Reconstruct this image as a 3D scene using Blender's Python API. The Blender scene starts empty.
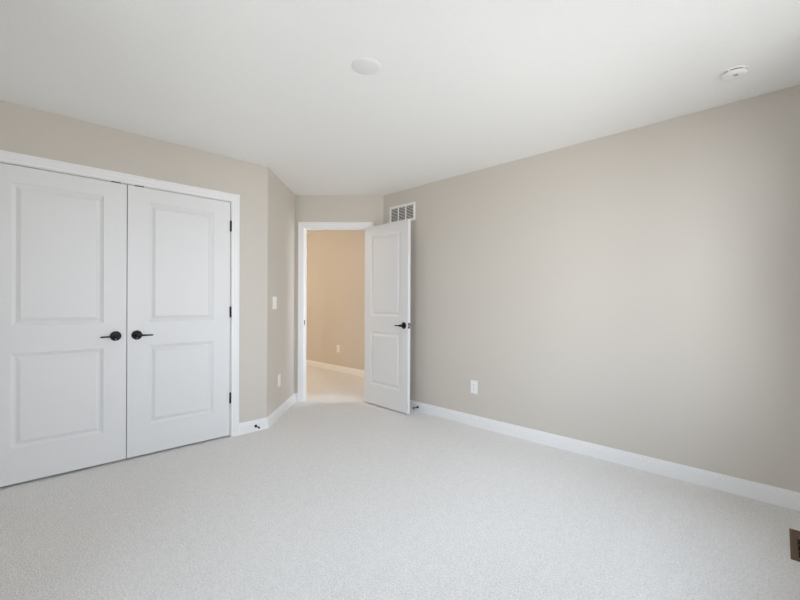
import bpy, bmesh, math
from mathutils import Vector, Matrix

sc = bpy.context.scene
COL = sc.collection
S2 = math.sqrt(2.0)

# ------------------------------------------------------------------ camera
CAM_H = 1.188
cam_data = bpy.data.cameras.new('camera')
cam_data.sensor_fit = 'HORIZONTAL'
cam_data.sensor_width = 36.0
cam_data.lens = 36.0 * 410.0 / 800.0
cam_data.shift_y = 1.5 / 800.0
cam_data.clip_start = 0.02
cam = bpy.data.objects.new('camera', cam_data)
COL.objects.link(cam)
ROLL = math.radians(0.2)
cam.matrix_world = (Matrix.Translation((0, 0, CAM_H)) @ Matrix.Rotation(math.radians(-45), 4, 'Z')
                    @ Matrix.Rotation(math.radians(90), 4, 'X') @ Matrix.Rotation(ROLL, 4, 'Z'))
sc.camera = cam

# ------------------------------------------------------------------ sky / world
world = bpy.data.worlds.new('sky')
sc.world = world
world.use_nodes = True
wn = world.node_tree
wn.nodes.clear()
w_out = wn.nodes.new('ShaderNodeOutputWorld')
w_bg = wn.nodes.new('ShaderNodeBackground')
w_tc = wn.nodes.new('ShaderNodeTexCoord')
w_sep = wn.nodes.new('ShaderNodeSeparateXYZ')
w_map = wn.nodes.new('ShaderNodeMapRange')
w_ramp = wn.nodes.new('ShaderNodeValToRGB')
wn.links.new(w_tc.outputs['Generated'], w_sep.inputs[0])
w_map.inputs['From Min'].default_value = -1.0
w_map.inputs['From Max'].default_value = 1.0
wn.links.new(w_sep.outputs['Z'], w_map.inputs['Value'])
wn.links.new(w_map.outputs['Result'], w_ramp.inputs['Fac'])
cr = w_ramp.color_ramp
# (height of the view direction, brightness, tint): shaded ground by the house, bright hazy horizon, blue sky above
SKY = [(-1.0, 0.45, (0.99, 1.0, 1.01)), (-0.35, 0.65, (0.99, 1.0, 1.01)), (-0.06, 0.95, (0.98, 1.0, 1.03)),
       (0.04, 1.15, (0.93, 1.0, 1.10)), (0.25, 0.93, (0.895, 1.0, 1.15)), (1.0, 0.57, (0.82, 1.0, 1.235))]
for q, (zz, br, tint) in enumerate(SKY):
    el = cr.elements[0] if q == 0 else cr.elements[len(cr.elements) - 1] if q == len(SKY) - 1 else cr.elements.new((zz + 1) / 2)
    el.color = (tint[0] * br, tint[1] * br, tint[2] * br, 1)
wn.links.new(w_ramp.outputs['Color'], w_bg.inputs['Color'])
w_bg.inputs['Strength'].default_value = 10.0
wn.links.new(w_bg.outputs[0], w_out.inputs['Surface'])

# ------------------------------------------------------------------ exposure
sc.view_settings.view_transform = 'Standard'
sc.view_settings.look = 'None'
sc.view_settings.exposure = 0.14
sc.view_settings.gamma = 1.0
sc.view_settings.use_curve_mapping = False
sc.cycles.max_bounces = 16
sc.cycles.diffuse_bounces = 10
sc.cycles.caustics_reflective = False
sc.cycles.caustics_refractive = False
sc.cycles.use_denoising = True

# ------------------------------------------------------------------ room plan (X along the closet wall, Y towards it)
H = 2.44                      # ceiling
XR = 4.64 / S2                # right wall face
YC = 5.07 / S2                # closet wall face
XL = -0.75                    # wall behind on the left
YN = -0.50                    # window wall behind the camera
T = 0.12                      # wall thickness
D_ENTRY = 4.84                # distance of the angled entry wall
XJOG = -1.24                  # side offset of the angled side wall
def diag(x, y):               # point given along / across the diagonal of the room
    return ((x + y) / S2, (y - x) / S2)
P1 = (YC * 1.0 + S2 * XJOG, YC)                       # outside corner by the closet
P2 = diag(XJOG, D_ENTRY)                              # inner corner by the entry door
P3 = (XR, D_ENTRY * S2 - XR)                          # where the entry wall meets the right wall
XH = 5.89 / S2                # hall wall face
Q = T * S2
P1o = (YC + T - (P1[1] - P1[0] + Q), YC + T)
P2o = diag(XJOG - T, D_ENTRY + T)
P3o = (XR + T, D_ENTRY * S2 + Q - (XR + T))

# daylight portals at the two window openings
WIN = [(1.05, 1.8), (1.9, 2.65)]          # x ranges in the window wall
SILL, HEAD = 0.50, 2.22
WINL_ADDED = [(0.9, 1.5)]                    # y range of an unseen left-wall window, added to balance the light
HWIN_ADDED = (2.6, 3.63)                       # y range of an unseen window, added to brighten the hall floor
def portal(name, loc, rot, sx, sy):
    ld = bpy.data.lights.new(name, 'AREA')
    ld.shape = 'RECTANGLE'; ld.size = sx; ld.size_y = sy
    ld.cycles.is_portal = True
    o = bpy.data.objects.new(name, ld); COL.objects.link(o)
    o.location = loc; o.rotation_euler = rot
for a, b in WIN:
    portal('window_daylight', ((a + b) / 2, YN - T - 0.02, (SILL + HEAD) / 2), (math.radians(90), 0, 0), b - a, HEAD - SILL)
for a, b in WINL_ADDED:
    portal('window_daylight', (XL - T - 0.02, (a + b) / 2, (SILL + HEAD) / 2), (math.radians(90), 0, math.radians(-90)), b - a, HEAD - SILL)  # portal for the added left-wall window

portal('window_daylight', (XH + T + .02, sum(HWIN_ADDED) / 2, (SILL + HEAD) / 2), (math.radians(90), 0, math.radians(90)), HWIN_ADDED[1] - HWIN_ADDED[0], HEAD - SILL)  # portal for the added hall window

# ------------------------------------------------------------------ materials
def new_mat(name):
    m = bpy.data.materials.new(name); m.use_nodes = True
    return m, m.node_tree, m.node_tree.nodes['Principled BSDF']
def paint(name, col, rough=0.6, bump=0.0, scale=300.0, var=0.0, spec=0.3, metal=0.0):
    m, nt, p = new_mat(name)
    p.inputs['Roughness'].default_value = rough
    p.inputs['Metallic'].default_value = metal
    p.inputs['Specular IOR Level'].default_value = spec
    tc = nt.nodes.new('ShaderNodeTexCoord')
    nz = nt.nodes.new('ShaderNodeTexNoise')
    nz.inputs['Scale'].default_value = scale; nz.inputs['Detail'].default_value = 4
    nt.links.new(tc.outputs['Object'], nz.inputs['Vector'])
    rp = nt.nodes.new('ShaderNodeValToRGB')
    lo = [c * (1 - var) for c in col]; hi = [min(1, c * (1 + var)) for c in col]
    rp.color_ramp.elements[0].position = 0.3; rp.color_ramp.elements[0].color = (*lo, 1)
    rp.color_ramp.elements[1].position = 0.7; rp.color_ramp.elements[1].color = (*hi, 1)
    nt.links.new(nz.outputs['Fac'], rp.inputs['Fac'])
    nt.links.new(rp.outputs['Color'], p.inputs['Base Color'])
    if bump:
        b = nt.nodes.new('ShaderNodeBump'); b.inputs['Strength'].default_value = bump
        b.inputs['Distance'].default_value = 0.002
        nt.links.new(nz.outputs['Fac'], b.inputs['Height'])
        nt.links.new(b.outputs['Normal'], p.inputs['Normal'])
    return m
M_WALL = paint('greige_wall_paint', (0.632, 0.590, 0.532), 0.55, 0.05, 220, 0.008)
M_CEIL = paint('white_ceiling_texture', (0.925, 0.93, 0.92), 0.9, 0.35, 90, 0.012, 0.1)
M_TRIM = paint('white_trim_paint', (0.86, 0.86, 0.86), 0.35, 0.0, 50, 0.004, 0.4)
M_DOOR = paint('white_door_paint', (0.785, 0.785, 0.785), 0.4, 0.03, 260, 0.004, 0.4)
M_BLACK = paint('black_hardware', (0.008, 0.008, 0.008), 0.5, 0.0, 80, 0.1, 0.25)
M_STEEL = paint('satin_nickel', (0.55, 0.53, 0.50), 0.35, 0.0, 80, 0.03, 0.5, 1.0)
M_PLATE = paint('white_plastic', (0.90, 0.90, 0.89), 0.3, 0.0, 60, 0.004, 0.45)
M_COVER = paint('matt_white_cover', (0.85, 0.85, 0.845), 0.8, 0.0, 60, 0.004, 0.1)
M_VENT = paint('white_metal_grille', (0.90, 0.89, 0.87), 0.4, 0.0, 60, 0.004, 0.4)
M_DARK = paint('dark_duct', (0.03, 0.03, 0.03), 0.9, 0.0, 60, 0.1, 0.1)
M_SLOT = paint('grey_slot', (0.10, 0.10, 0.10), 0.8, 0.0, 60, 0.05, 0.2)
M_BROWN = paint('brown_register_metal', (0.115, 0.064, 0.030), 0.45, 0.0, 120, 0.12, 0.5)

def carpet():
    m, nt, p = new_mat('off_white_carpet')
    p.inputs['Roughness'].default_value = 1.0
    p.inputs['Specular IOR Level'].default_value = 0.05
    p.inputs['Sheen Weight'].default_value = 0.15
    tc = nt.nodes.new('ShaderNodeTexCoord')
    n1 = nt.nodes.new('ShaderNodeTexNoise'); n1.inputs['Scale'].default_value = 105; n1.inputs['Detail'].default_value = 3
    n2 = nt.nodes.new('ShaderNodeTexVoronoi'); n2.inputs['Scale'].default_value = 130
    n3 = nt.nodes.new('ShaderNodeTexNoise'); n3.inputs['Scale'].default_value = 24; n3.inputs['Detail'].default_value = 3
    for n in (n1, n2, n3): nt.links.new(tc.outputs['Object'], n.inputs['Vector'])
    mx = nt.nodes.new('ShaderNodeMath'); mx.operation = 'MULTIPLY_ADD'
    nt.links.new(n1.outputs['Fac'], mx.inputs[0]); mx.inputs[1].default_value = 0.80
    m2 = nt.nodes.new('ShaderNodeMath'); m2.operation = 'MULTIPLY'; m2.inputs[1].default_value = 0.20
    nt.links.new(n3.outputs['Fac'], m2.inputs[0]); nt.links.new(m2.outputs[0], mx.inputs[2])
    rp = nt.nodes.new('ShaderNodeValToRGB')
    rp.color_ramp.elements[0].position = 0.36; rp.color_ramp.elements[0].color = (0.725, 0.710, 0.688, 1)
    rp.color_ramp.elements[1].position = 0.62; rp.color_ramp.elements[1].color = (0.865, 0.850, 0.828, 1)
    nt.links.new(mx.outputs[0], rp.inputs['Fac'])
    nt.links.new(rp.outputs['Color'], p.inputs['Base Color'])
    b = nt.nodes.new('ShaderNodeBump'); b.inputs['Strength'].default_value = 0.6; b.inputs['Distance'].default_value = 0.006
    nt.links.new(n2.outputs['Distance'], b.inputs['Height'])
    nt.links.new(b.outputs['Normal'], p.inputs['Normal'])
    return m
M_CARPET = carpet()

def glass():
    m = bpy.data.materials.new('window_glass'); m.use_nodes = True
    nt = m.node_tree; nt.nodes.clear()
    o = nt.nodes.new('ShaderNodeOutputMaterial'); mix = nt.nodes.new('ShaderNodeMixShader')
    tr = nt.nodes.new('ShaderNodeBsdfTransparent'); gl = nt.nodes.new('ShaderNodeBsdfGlossy')
    fr = nt.nodes.new('ShaderNodeFresnel'); fr.inputs['IOR'].default_value = 1.3
    gl.inputs['Roughness'].default_value = 0.02
    nt.links.new(fr.outputs[0], mix.inputs[0]); nt.links.new(tr.outputs[0], mix.inputs[1])
    nt.links.new(gl.outputs[0], mix.inputs[2]); nt.links.new(mix.outputs[0], o.inputs['Surface'])
    return m
M_GLASS = glass()
def lamp_glass():
    m, nt, p = new_mat('lit_opal_glass')
    p.inputs['Base Color'].default_value = (0.9, 0.85, 0.75, 1)
    p.inputs['Emission Color'].default_value = (1.0, 0.66, 0.36, 1)
    p.inputs['Emission Strength'].default_value = 6.0
    return m
M_OPAL = lamp_glass()

# ------------------------------------------------------------------ mesh helpers
def obj(name, bm, mat, parent=None, smooth=False):
    bmesh.ops.recalc_face_normals(bm, faces=bm.faces[:])
    me = bpy.data.meshes.new(name); bm.to_mesh(me); bm.free()
    me.materials.append(mat)
    if smooth:
        for p in me.polygons: p.use_smooth = True
        me.set_sharp_from_angle(angle=math.radians(40))
    o = bpy.data.objects.new(name, me); COL.objects.link(o)
    if parent: o.parent = parent
    return o
def tag(o, label=None, cat=None, kind=None, group=None):
    if label: o['label'] = label
    if cat: o['category'] = cat
    if kind: o['kind'] = kind
    if group: o['group'] = group
    return o
def empty(name, loc, rot, label, cat, kind=None, group=None):
    o = bpy.data.objects.new(name, None); o.empty_display_size = 0.1
    COL.objects.link(o); o.location = loc; o.rotation_euler = (0, 0, rot)
    return tag(o, label, cat, kind, group)
def box(bm, x0, x1, y0, y1, z0, z1, bev=0.0):
    vs = [bm.verts.new((x, y, z)) for x in (x0, x1) for y in (y0, y1) for z in (z0, z1)]
    fs = [bm.faces.new([vs[i] for i in q]) for q in
          ((0, 1, 3, 2), (4, 6, 7, 5), (0, 4, 5, 1), (2, 3, 7, 6), (0, 2, 6, 4), (1, 5, 7, 3))]
    if bev:
        es = list({e for f in fs for e in f.edges})
        bmesh.ops.bevel(bm, geom=es, offset=bev, segments=2, affect='EDGES', profile=0.5)
def prism(bm, pts, z0, z1):
    a = [bm.verts.new((x, y, z0)) for x, y in pts]; b = [bm.verts.new((x, y, z1)) for x, y in pts]
    n = len(pts)
    bm.faces.new(a[::-1]); bm.faces.new(b)
    for i in range(n):
        j = (i + 1) % n
        bm.faces.new((a[i], a[j], b[j], b[i]))
def lathe(bm, prof, n=40, axis='Z', origin=(0, 0, 0)):
    """prof: list of (radius, height); a radius of 0 closes the end."""
    def place(r, h, t):
        c, s = r * math.cos(t), r * math.sin(t)
        if axis == 'Z': v = (c, s, h)
        elif axis == 'Y': v = (c, h, s)
        else: v = (h, c, s)
        return (v[0] + origin[0], v[1] + origin[1], v[2] + origin[2])
    rings = []
    for r, h in prof:
        if r < 1e-7: rings.append([bm.verts.new(place(0, h, 0))])
        else: rings.append([bm.verts.new(place(r, h, 2 * math.pi * k / n)) for k in range(n)])
    for A, B in zip(rings, rings[1:]):
        for k in range(n):
            j = (k + 1) % n
            if len(A) == 1 and len(B) == 1: continue
            if len(A) == 1: bm.faces.new((A[0], B[k], B[j]))
            elif len(B) == 1: bm.faces.new((A[k], A[j], B[0]))
            else: bm.faces.new((A[k], A[j], B[j], B[k]))
def loft(bm, sections):
    rings = [[bm.verts.new(p) for p in s] for s in sections]
    n = len(rings[0])
    for A, B in zip(rings, rings[1:]):
        for k in range(n):
            j = (k + 1) % n
            bm.faces.new((A[k], A[j], B[j], B[k]))
    bm.faces.new(rings[0][::-1]); bm.faces.new(rings[-1])

# ------------------------------------------------------------------ shell
def wall(name, pieces, label, mat=None):
    bm = bmesh.new()
    for pts, z0, z1 in pieces: prism(bm, pts, z0, z1)
    return tag(obj(name, bm, mat or M_WALL), label, 'wall', 'structure')
def rect(x0, x1, y0, y1): return [(x0, y0), (x1, y0), (x1, y1), (x0, y1)]

bm = bmesh.new(); prism(bm, rect(XL - T, XH + T, YN - T, 8.4), -0.08, 0.0)
tag(obj('floor', bm, M_CARPET), 'off-white cut-pile carpet floor running out into the hall', 'floor', 'structure')
bm = bmesh.new(); prism(bm, rect(XL - T, XH + T, YN - T, 8.4), H, H + 0.08)
tag(obj('ceiling', bm, M_CEIL), 'white lightly textured ceiling', 'ceiling', 'structure')

# closet wall with its double-door opening
GAP = 0.0055
LEAF = 0.762
SEAM = 0.719
CX0, CX1 = SEAM - LEAF - 1.5 * GAP, SEAM + LEAF + 1.5 * GAP      # clear opening
DOOR_H = 2.032
DOOR_Z = 0.016
CTOP = DOOR_Z + DOOR_H + GAP
JT = 0.018                                                       # jamb board
wall('wall_left', [
    (rect(XL - T, CX0 - JT, YC, YC + T), 0, H),
    ([(CX1 + JT, YC), P1, P1o, (CX1 + JT, YC + T)], 0, H),
    (rect(CX0 - JT, CX1 + JT, YC, YC + T), CTOP + JT, H)],
    'greige wall holding the white double closet doors')
wall('wall_jog', [([P1, P2, P2o, P1o], 0, H)], 'narrow greige side wall with the switch, left of the open door')

# entry wall, worked in a frame whose u runs along the wall and n points to the room
EU = Vector((1 / S2, -1 / S2, 0)); EN = Vector((-1 / S2, -1 / S2, 0))
E0 = Vector((*diag(0.0, D_ENTRY), 0.0))
def ent(u, n): v = E0 + EU * u + EN * n; return (v.x, v.y)
DW = 0.737
EH = -0.384                               # hinge side of the clear opening
EL = EH - DW - 2 * GAP                    # latch side
ETOP = 2.05
uP2 = (Vector((*P2, 0)) - E0).dot(EU); uP3 = (Vector((*P3, 0)) - E0).dot(EU)
wall('wall_entry', [
    ([P2, ent(EL - JT, 0), ent(EL - JT, -T), P2o], 0, H),
    ([ent(EH + JT, 0), P3, P3o, ent(EH + JT, -T)], 0, H),
    ([ent(EL - JT, 0), ent(EH + JT, 0), ent(EH + JT, -T), ent(EL - JT, -T)], ETOP + JT, H)],
    'greige wall around and above the open bedroom door')
wall('wall_right', [([(XR, YN - T), (XR + T, YN - T), P3o, P3], 0, H)], 'long plain greige wall on the right')
# window wall and the wall behind, both out of the picture
edges = [XL - T] + [v for w in WIN for v in w] + [XR]
wall('wall_near', [(rect(edges[q], edges[q + 1], YN - T, YN), 0, H) for q in range(0, len(edges), 2)]
     + [(rect(a, b, YN - T, YN), z0, z1) for a, b in WIN for z0, z1 in ((0, SILL), (HEAD, H))],
     'greige window wall behind the camera')
edges = [YN] + [v for w in WINL_ADDED for v in w] + [YC]
wall('wall_behind', [(rect(XL - T, XL, edges[q], edges[q + 1]), 0, H) for q in range(0, len(edges), 2)]
     + [(rect(XL - T, XL, a, b), z0, z1) for a, b in WINL_ADDED for z0, z1 in ((0, SILL), (HEAD, H))],
     'greige wall facing the long right wall')
# hall
HW = P2o[0] - 0.0
wall('wall_hall', [(rect(XH, XH + T, 1.2, HWIN_ADDED[0]), 0, H), (rect(XH, XH + T, HWIN_ADDED[1], 8.4), 0, H),
                   (rect(XH, XH + T, *HWIN_ADDED), 0, SILL), (rect(XH, XH + T, *HWIN_ADDED), HEAD, H)], 'warm-lit hall wall seen through the doorway')
wall('wall_hall_end', [(rect(1.08, XH, 8.28, 8.4), 0, H), (rect(1.08, 1.20, 4.60, 8.28), 0, H), (rect(1.08, P2o[0], P2o[1], 4.60), 0, H),
                       (rect(XR + T, XH, 1.2, 1.32), 0, H)], 'hall walls out of sight beyond the doorway')
# closet interior
wall('wall_closet', [(rect(XL - T, 2.10, 4.36, 4.46), 0, H), (rect(XL - T, XL, YC + T, 4.36), 0, H),
                     (rect(1.98, 2.08, 3.98, 4.36), 0, H)], 'closet interior wall behind the closed double doors')

# ------------------------------------------------------------------ windows (out of view; left and hall ones added for light)
def window(name, length, loc, rot, label):
    w = empty(name, loc, rot, label, 'window', 'structure')      # local x along wall, +y into the room
    h = HEAD - SILL
    bm = bmesh.new()
    for x0, x1, z0, z1 in ((0, .05, 0, h), (length - .05, length, 0, h), (.05, length - .05, 0, .05),
                           (.05, length - .05, h - .05, h), (.05, length - .05, h / 2 - .02, h / 2 + .02)):
        box(bm, x0, x1, -T + 0.01, -T + 0.06, z0, z1)
    f = obj('window_frame', bm, M_TRIM, w)
    bm = bmesh.new(); box(bm, .045, length - .045, -T + .03, -T + .036, .045, h - .045)
    obj('window_pane', bm, M_GLASS, f)
    bm = bmesh.new()
    sweep_casing(bm, length, h, legs_from=0.0)
    obj('window_casing', bm, M_TRIM, w)
    bm = bmesh.new(); box(bm, -.10, length + .10, -.04, .04, -.025, 0.0, .004)
    obj('window_sill', bm, M_TRIM, w)

CAS_W = 0.066
CAS_PROF = [(0.0, 0.0), (0.0, 0.010), (0.004, 0.012), (0.020, 0.0125), (0.024, 0.0155), (0.044, 0.0165),
            (0.051, 0.0195), (0.062, 0.0195), (CAS_W, 0.016), (CAS_W, 0.0)]
def sweep_casing(bm, w, h, legs_from=0.0, rev=0.005, sgn=1):
    """Moulded casing round an opening from x=0..w up to z=h; y is the depth out of the wall."""
    st = []
    for off, d in CAS_PROF:
        o = off + rev
        st.append([(-o, sgn * d, legs_from), (-o, sgn * d, h + o), (w + o, sgn * d, h + o), (w + o, sgn * d, legs_from)])
    rings = [[bm.verts.new(st[i][k]) for i in range(len(st))] for k in range(4)]
    n = len(st)
    for A, B in zip(rings, rings[1:]):
        for i in range(n):
            j = (i + 1) % n
            bm.faces.new((A[i], A[j], B[j], B[i]))
    bm.faces.new(rings[0][::-1]); bm.faces.new(rings[3])

k = 1
for a, b in WIN:
    window('window_%d' % k, b - a, (a, YN, SILL), 0.0,
           'white window directly behind the camera' if k == 1 else 'white window behind the camera nearer the right wall')
    k += 1
for a, b in WINL_ADDED:
    window('window_%d' % k, b - a, (XL, b, SILL), -math.pi / 2, 'unseen white window added in the left wall to balance the light'); k += 1
window('window_%d' % k, HWIN_ADDED[1] - HWIN_ADDED[0], (XH, HWIN_ADDED[0], SILL), math.pi / 2, 'unseen white window added beyond the doorway to light the hall floor')

# ------------------------------------------------------------------ door frames (jamb, stop, casing)
def door_frame(name, loc, rot, w, h, label, back_casing, stop_at, strikes):
    """local x along the wall, +y out into the room, z up"""
    r = empty(name, loc, rot, label, 'door frame', 'structure')
    bm = bmesh.new()
    box(bm, -JT, 0, -T, 0, 0, h + JT); box(bm, w, w + JT, -T, 0, 0, h + JT); box(bm, 0, w, -T, 0, h, h + JT)
    obj('jamb', bm, M_TRIM, r)
    bm = bmesh.new()
    s0, s1 = stop_at
    box(bm, 0, .011, s0, s1, 0, h); box(bm, w - .011, w, s0, s1, 0, h); box(bm, .011, w - .011, s0, s1, h - .011, h)
    obj('door_stop_moulding', bm, M_TRIM, r)
    bm = bmesh.new(); sweep_casing(bm, w, h)
    obj('casing', bm, M_TRIM, r)
    if back_casing:
        bm = bmesh.new(); sweep_casing(bm, w, h, sgn=-1)
        bmesh.ops.translate(bm, verts=bm.verts[:], vec=(0, -T, 0))
        obj('casing', bm, M_TRIM, r)
    for kind, x, z in strikes:
        bm = bmesh.new()
        if kind == 'head': box(bm, x - .029, x + .029, -.030, 0.0035, h - .0028, h + .0005)
        else: box(bm, -.0004, .0022, -.032, -.006, z - .029, z + .029, .0008)
        tag(obj('strike_plate', bm, M_BLACK, r), 'black metal strike plate')
    return r
# closet: looking at the wall from the room, local x must run so that +y is into the room (-Y world) -> rotated by pi
door_frame('trim_1', (CX1, YC, 0), math.pi, CX1 - CX0, CTOP, 'white casing around the double closet doors', False, (-.06, -.0385),
           [('head', CX1 - SEAM - .077, 0), ('head', CX1 - SEAM + .070, 0)])
ROT_E = math.atan2(-EU.y, -EU.x)
# entry: local x along -EU (so +y = EN into the room); x=0 is the hinge side, w the latch side
ox, oy = ent(EH, 0)
fr = door_frame('trim_2', (ox, oy, 0), ROT_E, EH - EL, ETOP, 'white casing around the open bedroom doorway', True, (-.065, -.039), [])
bm = bmesh.new(); ew = EH - EL
box(bm, ew - .0022, ew + .0004, -.034, -.004, .935 - .029, .935 + .029, .0008)
tag(obj('strike_plate', bm, M_BLACK, fr), 'dark metal strike plate')

# ------------------------------------------------------------------ doors
PROFILE = [(0.0, 0.0), (0.003, -0.0040), (0.013, -0.0080), (0.020, -0.0115), (0.023, -0.0115), (0.033, -0.0070), (0.045, -0.0012)]
def panel_door(bm, w, h, t, stile, zs):
    """two raised panels per face; local x 0..w, y -t..0 (0 is the room face), z 0..h"""
    xs = [0, stile, w - stile, w]
    zz = [0, zs[0], zs[1], zs[2], zs[3], h]
    for y, sg in ((0.0, 1), (-t, -1)):
        g = {(i, j): bm.verts.new((xs[i], y, zz[j])) for i in range(4) for j in range(6)}
        for i in range(3):
            for j in range(5):
                if i == 1 and j in (1, 3):
                    prev = [g[i, j], g[i + 1, j], g[i + 1, j + 1], g[i, j + 1]]
                    for ins, dep in PROFILE[1:]:
                        x0, x1, z0, z1 = xs[i] + ins, xs[i + 1] - ins, zz[j] + ins, zz[j + 1] - ins
                        cur = [bm.verts.new((x, y + sg * dep, z)) for x, z in ((x0, z0), (x1, z0), (x1, z1), (x0, z1))]
                        for k in range(4):
                            l = (k + 1) % 4
                            bm.faces.new((prev[k], prev[l], cur[l], cur[k]))
                        prev = cur
                    bm.faces.new(prev)
                else:
                    bm.faces.new((g[i, j], g[i + 1, j], g[i + 1, j + 1], g[i, j + 1]))
    for pts in (((0, 0, 0), (0, -t, 0), (0, -t, h), (0, 0, h)), ((w, 0, 0), (w, -t, 0), (w, -t, h), (w, 0, h)),
                ((0, 0, 0), (w, 0, 0), (w, -t, 0), (0, -t, 0)), ((0, 0, h), (w, 0, h), (w, -t, h), (0, -t, h))):
        bm.faces.new([bm.verts.new(p) for p in pts])

def handle(parent, x, z, y, face, direction):
    """round rosette + lever; face=+1 on the y=0 side, -1 on the other; direction = sign of x the lever points to"""
    hroot_bm = bmesh.new()
    f = face
    lathe(hroot_bm, [(0, y), (.035, y), (.035, y + f * .006), (.032, y + f * .0095), (.016, y + f * .0115), (0, y + f * .0115)], 40, 'Y', (x, 0, z))
    ro = obj('rosette', hroot_bm, M_BLACK, None, True)
    # the lever with its neck is the handle itself, the rosette its own piece
    bm = bmesh.new()
    lathe(bm, [(0, y + f * .010), (.0115, y + f * .010), (.0115, y + f * .046), (.0125, y + f * .050), (.0125, y + f * .060), (.009, y + f * .0635), (0, y + f * .0635)], 24, 'Y', (x, 0, z))
    secs = []
    for s, hy, hz, drop in ((0.0, .0075, .0085, 0), (.02, .0065, .0075, 0), (.045, .0050, .0062, .0005), (.072, .0045, .0056, .001), (.092, .0045, .0054, .002), (.098, .0030, .0040, .002)):
        cx, cy, cz = x + direction * s, y + f * (.055 - .010 * (s / .098) ** 2), z - drop
        ring = []
        for q in range(12):
            an = 2 * math.pi * q / 12
            ca, sa = math.cos(an), math.sin(an)
            ring.append((cx, cy + hy * math.copysign(abs(ca) ** .7, ca), cz + hz * math.copysign(abs(sa) ** .7, sa)))
        secs.append(ring)
    loft(bm, secs)
    hd = obj('door_handle', bm, M_BLACK, parent, True)
    ro.parent = hd
    tag(hd, 'black lever door handle')
    bm = bmesh.new()
    lathe(bm, [(0, y + f * .0108), (.0024, y + f * .0108), (.0024, y + f * .0128), (0, y + f * .0128)], 12, 'Y', (x, 0, z - .0225))
    obj('privacy_pin', bm, M_STEEL, hd)
    return hd
def hinge(parent, x, y, z, leaf_dir, leaf_y):
    bm = bmesh.new()
    lathe(bm, [(0, z - .048), (.004, z - .048), (.0045, z - .0445), (.0075, z - .0445), (.0075, z - .0155), (.0068, z - .015), (.0075, z - .0145),
               (.0075, z + .0145), (.0068, z + .015), (.0075, z + .0155), (.0075, z + .0445), (.0045, z + .0445), (.004, z + .048), (0, z + .048)], 16, 'Z', (x, y, 0))
    box(bm, x + leaf_dir * .0002, x + leaf_dir * .0016, leaf_y, y, z - .0445, z + .0445)
    tag(obj('hinge', bm, M_BLACK, parent, True), 'black metal door hinge')

ZS = (.222, .828, 1.010, 1.922)
def closet_leaf(name, loc, mirror, label):
    """hung in the wall facing -Y; local x runs from hinge to seam"""
    r = empty(name, loc, math.pi, label, 'door', 'structure')     # local +y -> room, local +x -> world -X
    w = LEAF
    x0 = 0.0
    bm = bmesh.new(); panel_door(bm, w, DOOR_H, .035, .140, ZS)
    obj('door_panel', bm, M_DOOR, r)
    if mirror:   # right leaf: hinge at world right = local x 0
        handle(r, w - .061, .929 - DOOR_Z, 0.0, 1, -1)
        hx, ld = -.0025, 1
    else:        # left leaf: hinge at world left = local x w
        handle(r, .067, .929 - DOOR_Z, 0.0, 1, 1)
        hx, ld = w + .0025, -1
    for z in (.325, 1.076, 1.825):
        hinge(r, hx, .0055, z, 0.6 * ld, -.03)
    return r
closet_leaf('door_1', (SEAM - GAP / 2, YC, DOOR_Z), False, 'left closed leaf of the white two-panel closet doors')
closet_leaf('door_2', (SEAM + LEAF + GAP / 2, YC, DOOR_Z), True, 'right closed leaf of the white two-panel closet doors')

# open bedroom door: pivots on the hinge pin, about 132 degrees open, lying nearly parallel to the right wall
r = empty('door_3', (*ent(EH - GAP, 0.0), DOOR_Z), 0.0, 'open white two-panel bedroom door standing before the right wall', 'door', 'structure')
# leaf runs along world -Y from the pin; hall face looks to -X (towards the camera)
ang = math.radians(-92.5)
r.rotation_euler = (0, 0, ang)           # local +x -> world -Y ; local +y -> world +X
ow = DW
bm = bmesh.new(); panel_door(bm, ow, DOOR_H, .035, .118, ZS)
obj('door_panel', bm, M_DOOR, r)
handle(r, ow - .060, .935 - DOOR_Z, -.035, -1, -1)
handle(r, ow - .060, .935 - DOOR_Z, 0.0, 1, -1)
bm = bmesh.new()
box(bm, ow - .0006, ow + .0012, -.0300, -.0050, .935 - DOOR_Z - .029, .935 - DOOR_Z + .029, .0005)
lp = tag(obj('latch_plate', bm, M_BLACK, r), 'black latch plate on the door edge')
bm = bmesh.new()
box(bm, ow + .0012, ow + .010, -.0235, -.0115, .935 - DOOR_Z - .011, .935 - DOOR_Z + .011, .002)
obj('latch_bolt', bm, M_STEEL, lp)
for z in (.25, 1.02, 1.80):
    hinge(r, -.003, .0055, z, 0.6, -.03)

# ------------------------------------------------------------------ baseboards
BB = [(0.0, 0.0), (0.0130, 0.0), (0.0135, 0.073), (0.0120, 0.0755), (0.0085, 0.077), (0.0085, 0.088), (0.0055, 0.091), (0.0040, 0.100), (0.0, 0.102)]
T225 = math.tan(math.radians(22.5))
def baseboard(name, runs, label):
    """runs: list of (start, end, k0, k1); the room lies to the right of start->end; k*depth lengthens each end"""
    bm = bmesh.new()
    for s, en, k0, k1 in runs:
        s, en = Vector((*s, 0)), Vector((*en, 0))
        u = (en - s).normalized(); n = Vector((u.y, -u.x, 0))
        loft(bm, [[tuple(s - u * k0 * d + n * d + Vector((0, 0, z))) for d, z in BB],
                  [tuple(en + u * k1 * d + n * d + Vector((0, 0, z))) for d, z in BB]])
    return tag(obj(name, bm, M_TRIM), label, 'baseboard', 'structure')
co = CAS_W + .005
baseboard('baseboard_left', [((XL, YC), (CX0 - co, YC), -1, 0), ((CX1 + co, YC), P1, 0, T225)],
          'white baseboard on the closet wall beside the casing')
baseboard('baseboard_jog', [(P1, P2, T225, -1)], 'white baseboard along the narrow side wall below the switch')
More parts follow.
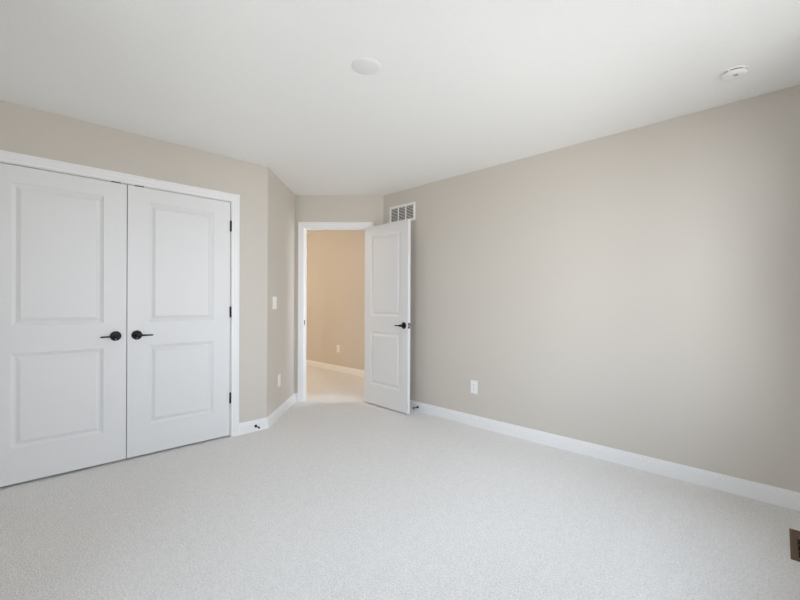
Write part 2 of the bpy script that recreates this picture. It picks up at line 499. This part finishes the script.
baseboard('baseboard_entry', [(P2, ent(EL - co, 0), -1, 0), (ent(EH + co, 0), P3, 0, -T225)],
          'short white baseboards beside the bedroom doorway casing')
baseboard('baseboard_right', [(P3, (XR, YN), -T225, -1)], 'long white baseboard on the right wall')
baseboard('baseboard_near', [((XR, YN), (XL, YN), -1, -1)], 'white baseboard under the windows behind the camera')
baseboard('baseboard_behind', [((XL, YN), (XL, YC), -1, -1)], 'white baseboard on the wall facing the right wall')
baseboard('baseboard_hall', [((XH, 8.28), (XH, 1.32), 0, 0)], 'white baseboard on the warm-lit hall wall')

# ------------------------------------------------------------------ wall plates; local x along wall, +y out of the wall
def plate(bm, w, h, t=.006):
    secs = []
    for ins, y in ((0, 0.0003), (0, t * .5), (.0015, t * .8), (.004, t)):
        secs.append([(-w / 2 + ins, y, -h / 2 + ins), (w / 2 - ins, y, -h / 2 + ins), (w / 2 - ins, y, h / 2 - ins), (-w / 2 + ins, y, h / 2 - ins)])
    loft(bm, secs)
def outlet(loc, rot, label):
    r = empty('electrical_outlet', loc, rot, label, 'outlet', None, None)
    bm = bmesh.new(); plate(bm, .079, .124)
    obj('cover_plate', bm, M_PLATE, r)
    for dz in (.0195, -.0195):
        bm = bmesh.new(); box(bm, -.017, .017, .0055, .0078, dz - .0145, dz + .0145, .0015)
        so = obj('socket', bm, M_PLATE, r)
        bm = bmesh.new()
        box(bm, -.0078, -.0056, .0074, .0080, dz - .002, dz + .007); box(bm, .0056, .0078, .0074, .0080, dz - .001, dz + .007)
        lathe(bm, [(0, .0074), (.0025, .0074), (.0025, .0080), (0, .0080)], 12, 'Y', (0, 0, dz - .008))
        tag(obj('slots', bm, M_SLOT, so), 'dark plug slots')
    bm = bmesh.new(); lathe(bm, [(0, .0055), (.003, .0055), (.003, .0068), (0, .0072)], 12, 'Y', (0, 0, 0))
    obj('screw', bm, M_STEEL, r)
    return r
# right wall faces -X: local y -> -X => rotation +90
outlet((XR, 2.274, .372), math.pi / 2, 'white duplex outlet low on the long right wall')
outlet((XH, 5.635, .385), math.pi / 2, 'white outlet on the warm-lit hall wall beyond the doorway')
# plates on the narrow side wall face (1,-1)/sqrt2
JROT = math.radians(-135)
def jog(t): return (P1[0] + t / S2, P1[1] + t / S2)
T0 = P1[0] * 1 / S2 + P1[1] * 1 / S2      # distance of the corner along the view axis
outlet((*jog(4.215 - T0), .372), JROT, 'white outlet low on the narrow side wall, left of the doorway')

sw = empty('light_switch', (*jog(4.050 - T0), 1.170), JROT, 'white two-rocker light switch left of the doorway', 'light switch')
bm = bmesh.new(); plate(bm, .118, .124); obj('cover_plate', bm, M_PLATE, sw)
for dx in (-.023, .023):
    bm = bmesh.new()
    loft(bm, [[(dx - .0165, .0055, -.033), (dx + .0165, .0055, -.033), (dx + .0165, .0055, .033), (dx - .0165, .0055, .033)],
              [(dx - .016, .0110, -.0325), (dx + .016, .0110, -.0325), (dx + .016, .0075, .0325), (dx - .016, .0075, .0325)]])
    obj('rocker', bm, M_PLATE, sw)

# ------------------------------------------------------------------ rigid door stops on the baseboards
def door_stop(loc, rot, label):
    r = empty('door_stop', loc, rot, label, 'door stop')
    bm = bmesh.new()
    lathe(bm, [(0, .0), (.013, .0), (.013, .004), (.0085, .009), (.0055, .014), (.005, .058), (.0055, .060), (0, .060)], 20, 'Y')
    obj('stem', bm, M_BLACK, r, True)
    bm = bmesh.new()
    lathe(bm, [(0, .058), (.0075, .058), (.0085, .062), (.0085, .071), (.006, .075), (0, .075)], 20, 'Y')
    obj('rubber_tip', bm, M_BLACK, r, True)
    return r
door_stop((1.716, YC - .013, .048), math.pi, 'black door stop on the baseboard right of the closet casing')
door_stop((XR - .013, 2.990, .050), math.pi / 2, 'black door stop on the right wall baseboard by the open door')

# ------------------------------------------------------------------ return-air grille, right wall above the door
GW, GH = .400, .198
g = empty('air_return_grille', (XR, 3.250, 2.178), math.pi / 2, 'white three-bay air return grille high on the right wall above the open door', 'vent')
bm = bmesh.new()
fl = .024
for x0, x1, z0, z1 in ((-GW / 2, -GW / 2 + fl, -GH / 2, GH / 2), (GW / 2 - fl, GW / 2, -GH / 2, GH / 2),
                       (-GW / 2 + fl, GW / 2 - fl, -GH / 2, -GH / 2 + fl), (-GW / 2 + fl, GW / 2 - fl, GH / 2 - fl, GH / 2)):
    box(bm, x0, x1, .0003, .008, z0, z1)
obj('frame', bm, M_VENT, g)
bm = bmesh.new(); box(bm, -GW / 2 + .02, GW / 2 - .02, .0003, .0012, -GH / 2 + .02, GH / 2 - .02)
tag(obj('duct_backing', bm, M_DARK, g), 'dark duct behind the slats')
iw = GW - 2 * fl
for x in (-iw / 6, iw / 6):
    bm = bmesh.new(); box(bm, x - .006, x + .006, .0012, .0075, -GH / 2 + fl, GH / 2 - fl)
    obj('divider', bm, M_VENT, g)
for i in range(3):
    x0 = -iw / 2 + i * iw / 3 + (.006 if i else 0); x1 = -iw / 2 + (i + 1) * iw / 3 - (.006 if i < 2 else 0)
    bm = bmesh.new()
    n = 9
    for q in range(n):
        zc = -GH / 2 + fl + (q + .5) * (GH - 2 * fl) / n
        loft(bm, [[(x, y, z) for y, z in ((.0068, zc + .0022), (.0062, zc + .0032), (.0030, zc - .0020), (.0036, zc - .0030))] for x in (x0, x1)])
    tag(obj('louvers', bm, M_VENT, g), 'angled horizontal louvers')

# ------------------------------------------------------------------ ceiling fittings
def ceil_pt(px, py):
    hz = 301.5 + (px - 400) * math.tan(ROLL)
    yd = 410 * (H - CAM_H) / (hz - py); xd = (px - 400) / 410 * yd
    return diag(xd, yd)
x, y = ceil_pt(733.5, 71.5)
s = empty('smoke_detector', (x, y, H), math.radians(20), 'white round smoke detector on the ceiling near the right wall', 'smoke detector')
bm = bmesh.new(); lathe(bm, [(0, -.0003), (.073, -.0003), (.073, -.006), (.071, -.010), (0, -.010)], 48)
obj('mounting_base', bm, M_PLATE, s, True)
bm = bmesh.new(); lathe(bm, [(0, -.010), (.062, -.010), (.062, -.017), (0, -.017)], 48)
tag(obj('smoke_chamber', bm, M_SLOT, s, True), 'dark sensing gap')
bm = bmesh.new(); lathe(bm, [(0, -.016), (.066, -.016), (.068, -.018), (.067, -.026), (.060, -.034), (.045, -.037), (0, -.038)], 48)
body = obj('body', bm, M_PLATE, s, True)
for kq in range(5):
    an = 2 * math.pi * kq / 5 + math.radians(215)
    c, sn = math.cos(an), math.sin(an)
    bm = bmesh.new()
    loft(bm, [[(c * r_ - sn * w_, sn * r_ + c * w_, z) for r_, w_ in ((.058, -.005), (.068, -.005), (.068, .005), (.058, .005))] for z in (-.0165, -.0095)])
    obj('rib', bm, M_PLATE, s)
bm = bmesh.new(); lathe(bm, [(0, -.0370), (.014, -.0370), (.014, -.0395), (.012, -.0405), (0, -.0405)], 24, 'Z', (.012, .0, 0))
obj('test_button', bm, M_PLATE, body, True)
bm = bmesh.new()
for kq in range(4):
    box(bm, -.034, -.012, -.012 + kq * .006, -.009 + kq * .006, -.0384, -.0372)
tag(obj('sounder_slots', bm, M_SLOT, body), 'dark sounder slots')

s.scale = (.83, .83, .78)
x, y = ceil_pt(365.3, 66.3)
c = empty('ceiling_cover_plate', (x, y, H), 0, 'white round blank cover plate in the middle of the ceiling', 'cover plate')
bm = bmesh.new(); lathe(bm, [(0, -.0003), (.078, -.0003), (.078, -.0015), (.074, -.0040), (.062, -.0065), (0, -.0085)], 56)
obj('disc', bm, M_COVER, c, True)
bm = bmesh.new(); lathe(bm, [(0, -.0080), (.0035, -.0080), (.003, -.0095), (0, -.0097)], 12)
obj('screw', bm, M_PLATE, c, True)

# ------------------------------------------------------------------ floor register by the window wall
hx, hy = .174, .071
g = empty('floor_register', (2.803, -.0035, 0), math.radians(2.2), 'brown metal floor register in the carpet at the right edge', 'floor vent')
bm = bmesh.new()
# stepped rim: outer flange slopes up to the raised inner border
for a_, b_, z_ in ((0, .010, .0040), (.008, .028, .0065)):
    x0, x1, y0, y1 = -hx + a_, hx - a_, -hy + a_, hy - a_
    w_ = b_ - a_
    for q in ((x0, x0 + w_, y0, y1), (x1 - w_, x1, y0, y1), (x0 + w_, x1 - w_, y0, y0 + w_), (x0 + w_, x1 - w_, y1 - w_, y1)):
        box(bm, *q, .0003, z_, .0012)
fr_ = obj('frame', bm, M_BROWN, g)
bm = bmesh.new(); box(bm, -hx + .026, hx - .026, -hy + .026, hy - .026, .0003, .0010)
tag(obj('duct_opening', bm, M_DARK, g), 'black duct opening under the bars')
bm = bmesh.new(); box(bm, .064, hx - .027, -hy + .027, hy - .027, .0010, .0058, .001)
lv = obj('lever_plate', bm, M_BROWN, g)
bm = bmesh.new(); box(bm, .085, .105, -.004, .004, .0058, .0130, .0015)
obj('damper_lever', bm, M_BROWN, lv)
for xx in (-.073, -.005):
    bm = bmesh.new(); box(bm, xx - .0035, xx + .0035, -hy + .027, hy - .027, .0010, .0058, .0008)
    obj('grille_bar', bm, M_BROWN, g)

# ------------------------------------------------------------------ hall ceiling light (out of sight, warm)
LX, LY = 1.95, 6.5
l = empty('ceiling_light', (LX, LY, H), 0, 'warm flush ceiling light in the hall beyond the doorway', 'ceiling light')
bm = bmesh.new(); lathe(bm, [(0, -.0003), (.15, -.0003), (.15, -.02), (.14, -.025), (0, -.025)], 40)
obj('base_ring', bm, M_STEEL, l, True)
bm = bmesh.new(); lathe(bm, [(.135, -.025), (.13, -.05), (.10, -.078), (.05, -.09), (0, -.092)], 40)
obj('lamp_shade', bm, M_OPAL, l, True)
ld = bpy.data.lights.new('hall_bulb', 'POINT'); ld.energy = 42; ld.color = (1.0, 0.83, 0.66); ld.shadow_soft_size = .10
lo = bpy.data.objects.new('hall_bulb', ld); COL.objects.link(lo); lo.parent = l; lo.location = (0, 0, -.22)
